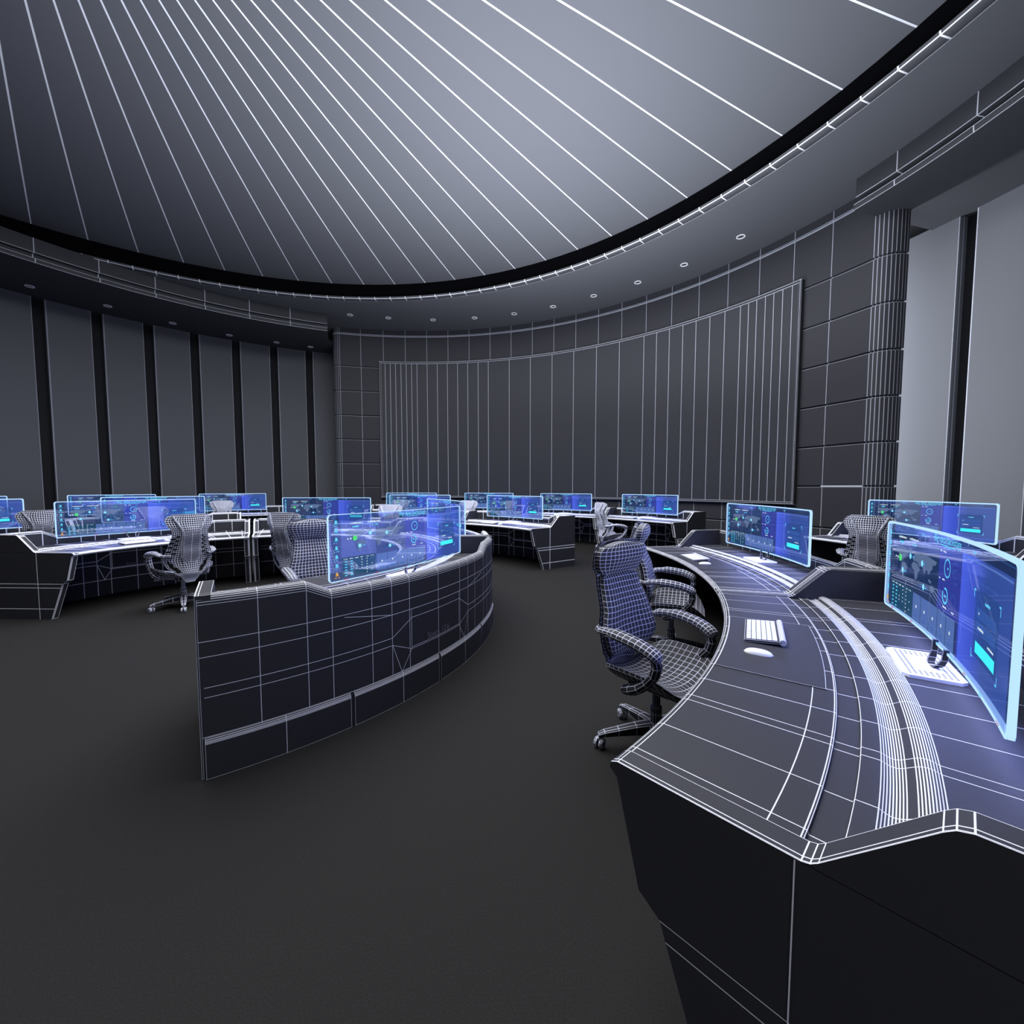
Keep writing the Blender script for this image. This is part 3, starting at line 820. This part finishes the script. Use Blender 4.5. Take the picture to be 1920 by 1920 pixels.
# ------------------------------------------------------------------ layout
C1 = (-3.23, 4.607); R1, S1 = 1.96, 58.6
C2 = (-2.83, 4.42); R2, S2 = 4.53, 28.0
C2b = (-3.37, 4.8)
C3 = (-2.83, 4.42); R3, S3 = 7.55, 16.5
g1, g2, g3 = 'consoles of the inner ring', 'consoles of the middle ring', 'consoles of the outer ring'
D_ = {}
D_['front'] = desk(*C1, -27.7, R1, S1, .0034, 'convex dark console seen from behind in the left foreground, lettered on its outer face', g1)
D_['in_r'] = desk(C1[0]-.03, C1[1], 29.2, R1, 54.0, .009, 'inner ring console just behind the foreground console, mostly hidden by its monitor', g1)
D_['in_b'] = desk(C1[0]+.26, C1[1]+.04, 90.2, R1, 57.8, .009, 'inner ring console at the back, right of the double upright joint', g1)
D_['in_l'] = desk(C1[0]+.28, C1[1]+.03, 149.2, R1, 57.8, .009, 'large console at the left edge, slanted end panel facing us', g1)
D_['near'] = desk(*C2, -32.4, R2, 29.0, .003, 'nearest console at bottom right with striped worktop, cut off by the photo edge', g2)
D_['near2'] = desk(*C2, -3.9, R2, S2, .0042, 'second console on the right, just beyond the sloped divider', g2)
D_['mid'] = desk(*C2b, 49.0, R2, S2, .014, 'console in the centre with its right end panel and slanted foot in view', g2)
D_['mid2'] = desk(-3.32, 4.78, 77.6, R2, S2, .016, 'middle ring console left of the centre console, half hidden by foreground glass', g2)
D_['mid3'] = desk(-2.94, 4.5, 136.0, R2, S2, .016, 'middle ring console at left behind the large left edge console', g2)
D_['mid4'] = desk(-2.9, 4.5, 164.1, R2, S2, .016, 'middle ring console whose monitor is cut by the left photo edge', g2)
D_['o1'] = desk(C3[0]-.1, C3[1]+.05, 6.2, R3, S3, .012, 'outer ring console at far right below the pale lit wall', g3)
D_['o2'] = desk(-3.22, 4.97, 38.0, R3, S3, .019, 'outer ring console right of centre, its right end panel near the screen wall', g3)
D_['o3'] = desk(-2.78, 4.55, 58.6, R3, S3, .022, 'outer ring console directly behind the centre console', g3)
D_['o4'] = desk(C3[0]+.02, C3[1]+.3, 75.3, R3, S3, .022, 'outer ring console below the left half of the wall screen', g3)
D_['o5'] = desk(C3[0]+.02, C3[1]+.3, 91.9, R3, S3, .022, 'outer ring console below the left end of the wall screen', g3)
D_['o6'] = desk(C3[0]-.12, C3[1]+.3, 123.5, R3, S3, .022, 'outer ring console in front of the left panelled wall, nearest the corner pillar', g3)
D_['o7'] = desk(C3[0]-.12, C3[1]+.3, 140.0, R3, S3, .022, 'outer ring console by the left wall, second from the corner pillar', g3)
D_['o8'] = desk(C3[0]-.12, C3[1]+.3, 156.5, R3, S3, .022, 'outer ring console by the left wall at the photo edge', g3)

monitor(D_['front'], 'large see-through monitor on the foreground console, viewed from behind', mirror=True, rimw=.004, yoff=.11, xoff=.70)
monitor(D_['in_r'], 'see-through monitor angled away, overlapped by the foreground monitor right end', rimw=.009, yoff=.17)
monitor(D_['in_b'], 'see-through monitor behind the chair with the rounded headrest facing us', rimw=.009, yoff=.24)
monitor(D_['in_l'], 'large see-through monitor on the left edge console, in front of two others', rimw=.009)
monitor(D_['near'], 'big strongly curved see-through monitor at the right photo edge', rimw=.009, xoff=.795, yoff=.105)
monitor(D_['near2'], 'see-through monitor on the second right console, black bracket visible under it', rimw=.009)
monitor(D_['mid'], 'see-through monitor on the centre console with a chair showing through it', rimw=.014)
monitor(D_['mid2'], 'see-through monitor just left of centre, front one of two nearly aligned', rimw=.014, yoff=-.02)
monitor(D_['mid3'], 'see-through monitor rising behind the large left monitor, touching its right end', rimw=.014)
monitor(D_['mid4'], 'see-through monitor whose right end only shows at the left photo edge', rimw=.014, yoff=-.05)
monitor(D_['o1'], 'wide see-through monitor at upper right in front of the pale wall', rimw=.014)
monitor(D_['o2'], 'see-through monitor below the right half of the wall screen, above the far chair', rimw=.014)
monitor(D_['o3'], 'see-through monitor below the middle of the wall screen', rimw=.014)
monitor(D_['o4'], 'small far monitor with a white chair back in front, left of centre desk', rimw=.014, yoff=0)
monitor(D_['o5'], 'farthest small monitor, rear one of two nearly aligned at left of the wall screen', rimw=.014, yoff=0)
monitor(D_['o6'], 'far monitor on the left with the white top of a chair before it', rimw=.014)
monitor(D_['o7'], 'far monitor at left, its top edge showing above the large left monitor', rimw=.014)
monitor(D_['o8'], 'sliver of a far monitor at the very left photo edge', rimw=.014)

for k, r, lab, q in (('near', R2, 'on the nearest right console', 'beside the nearest keyboard'), ('near2', R2, 'on the second right console', 'on the second right console'),
                  ('in_l', R1, 'on the large left edge console', 'on the large left edge console'), ('front', R1, 'behind the foreground monitor glass', 'behind the foreground monitor glass'),
                  ('mid', R2, 'on the centre console', 'on the centre console'), ('o2', R3, 'on the far console before the wall screen right half', 'on the far console before the wall screen right half'),
                  ('o1', R3, 'on the far right outer console', 'on the far right outer console')):
    keyboard(D_[k], 'white keyboard with battery bar lying ' + lab, r)
    mouse(D_[k], 'white curved mouse lying ' + q, r)

chair(.83, 2.37, -51, .0036, 'nearest high-backed chair with grid pattern, front right beside the near console')
chair(1.42, 3.72, -24, .005, 'chair directly behind the nearest chair, only headrest and arms showing')
chair(-4.12, 5.25, 146, .006, 'chair seen from behind at left, in front of the large left edge console')
chair(-1.88, 4.13, -50, .005, 'chair facing us behind the foreground console, left of its monitor')
chair(-2.88, 5.70, 78, .006, 'chair turned away beside the one behind the foreground console')
chair(4.32, 5.05, 42, .006, 'chair seen from behind at right, between the two right monitors')
chair(2.14, 9.05, 15, .013, 'pale chair in side view at centre right, seat facing right')
chair(.2, 10.15, 30, .013, 'chair showing through the centre console monitor')
chair(-.97, 10.4, 75, .013, 'white chair back before the far monitor, left of the centre console')
chair(-2.22, 8.15, 80, .013, 'chair top just above the foreground monitor left half')
chair(-2.85, 11.1, 90, .013, 'farthest chair, dim behind the two aligned monitors left of centre')
chair(-7.0, 10.25, 122, .013, 'white chair back before the far left monitor')
chair(-6.2, 7.22, 137, .013, 'chair showing blue through the large left monitors')
chair(-6.83, 6.05, 150, .0046, 'white chair back at the left edge behind the large left console')
chair(-8.2, 8.6, 142, .013, 'dim chair hidden behind the left monitors near their left ends')
chair(-9.2, 7.3, 155, .013, 'chair at the very left photo edge behind tinted glass')

# ------------------------------------------------------------------ lights
def area(name, loc, size, energy, col=(1, 1, 1), rot=(0, 0, 0), shape='DISK', spread=180, size_y=None):
    l = bpy.data.lights.new(name, 'AREA'); l.shape = shape; l.size = size; l.energy = energy; l.color = col; l.spread = R(spread)
    if size_y: l.size_y = size_y
    o = bpy.data.objects.new(name, l); COL.objects.link(o); o.location = loc; o.rotation_euler = rot
    return o
area('dome_light', (-1.5, 5.5, 6.8), 9, 1060, (.93, .95, 1.0))
area('rear_fill_light', (3.5, -3.6, 2.6), 6, 420, (.86, .90, 1.0), rot=(R(100), 0, R(25)), shape='RECTANGLE', size_y=3.5)  # added fill from behind the camera
area('ceiling_fill_light', (.3, 6.5, 2.2), 5, 560, (.84, .89, 1.0), rot=(pi, 0, 0), spread=150)  # added upward fill that brightens the ceiling, not a fitting of the room
area('wall_wash_light', (5.96, 9.04, 3.2), .3, 210, (.85, .9, 1.0), rot=(R(90), 0, R(-128)), shape='RECTANGLE', size_y=5.5)
w = bpy.data.worlds.new('world'); SC.world = w; w.use_nodes = True
w.node_tree.nodes['Background'].inputs[0].default_value = (.5, .55, .7, 1); w.node_tree.nodes['Background'].inputs[1].default_value = .05
# blue light the monitors throw on their desks
def screen_light(t, yoff, e, side=-1, xoff=.81):
    p = t.matrix_basis @ Vector((xoff+side*.02, yoff, 1.06))
    o = area('monitor_light', p, 1.4, e*1.7, (.30, .36, 1.0), shape='RECTANGLE', size_y=.4)
    d = Vector((side*cos(t.rotation_euler.z), side*sin(t.rotation_euler.z), -.35))
    o.rotation_euler = d.to_track_quat('-Z', 'Y').to_euler()
for k, e in (('near', 9), ('near2', 9), ('in_l', 8), ('front', 8), ('in_b', 7), ('in_r', 7), ('mid', 7), ('o1', 8), ('o2', 7), ('o3', 7), ('mid2', 6), ('mid3', 6), ('o4', 6), ('o5', 6), ('o6', 6), ('o7', 6), ('mid4', 6)):
    screen_light(D_[k], 0 if k == 'front' else .09, e)

SC.view_settings.view_transform = 'Standard'; SC.view_settings.look = 'None'; SC.view_settings.exposure = 0; SC.view_settings.gamma = 1; SC.view_settings.use_curve_mapping = False
SC.cycles.max_bounces = 6; SC.cycles.diffuse_bounces = 3; SC.cycles.transparent_max_bounces = 24; SC.cycles.sample_clamp_indirect = 4
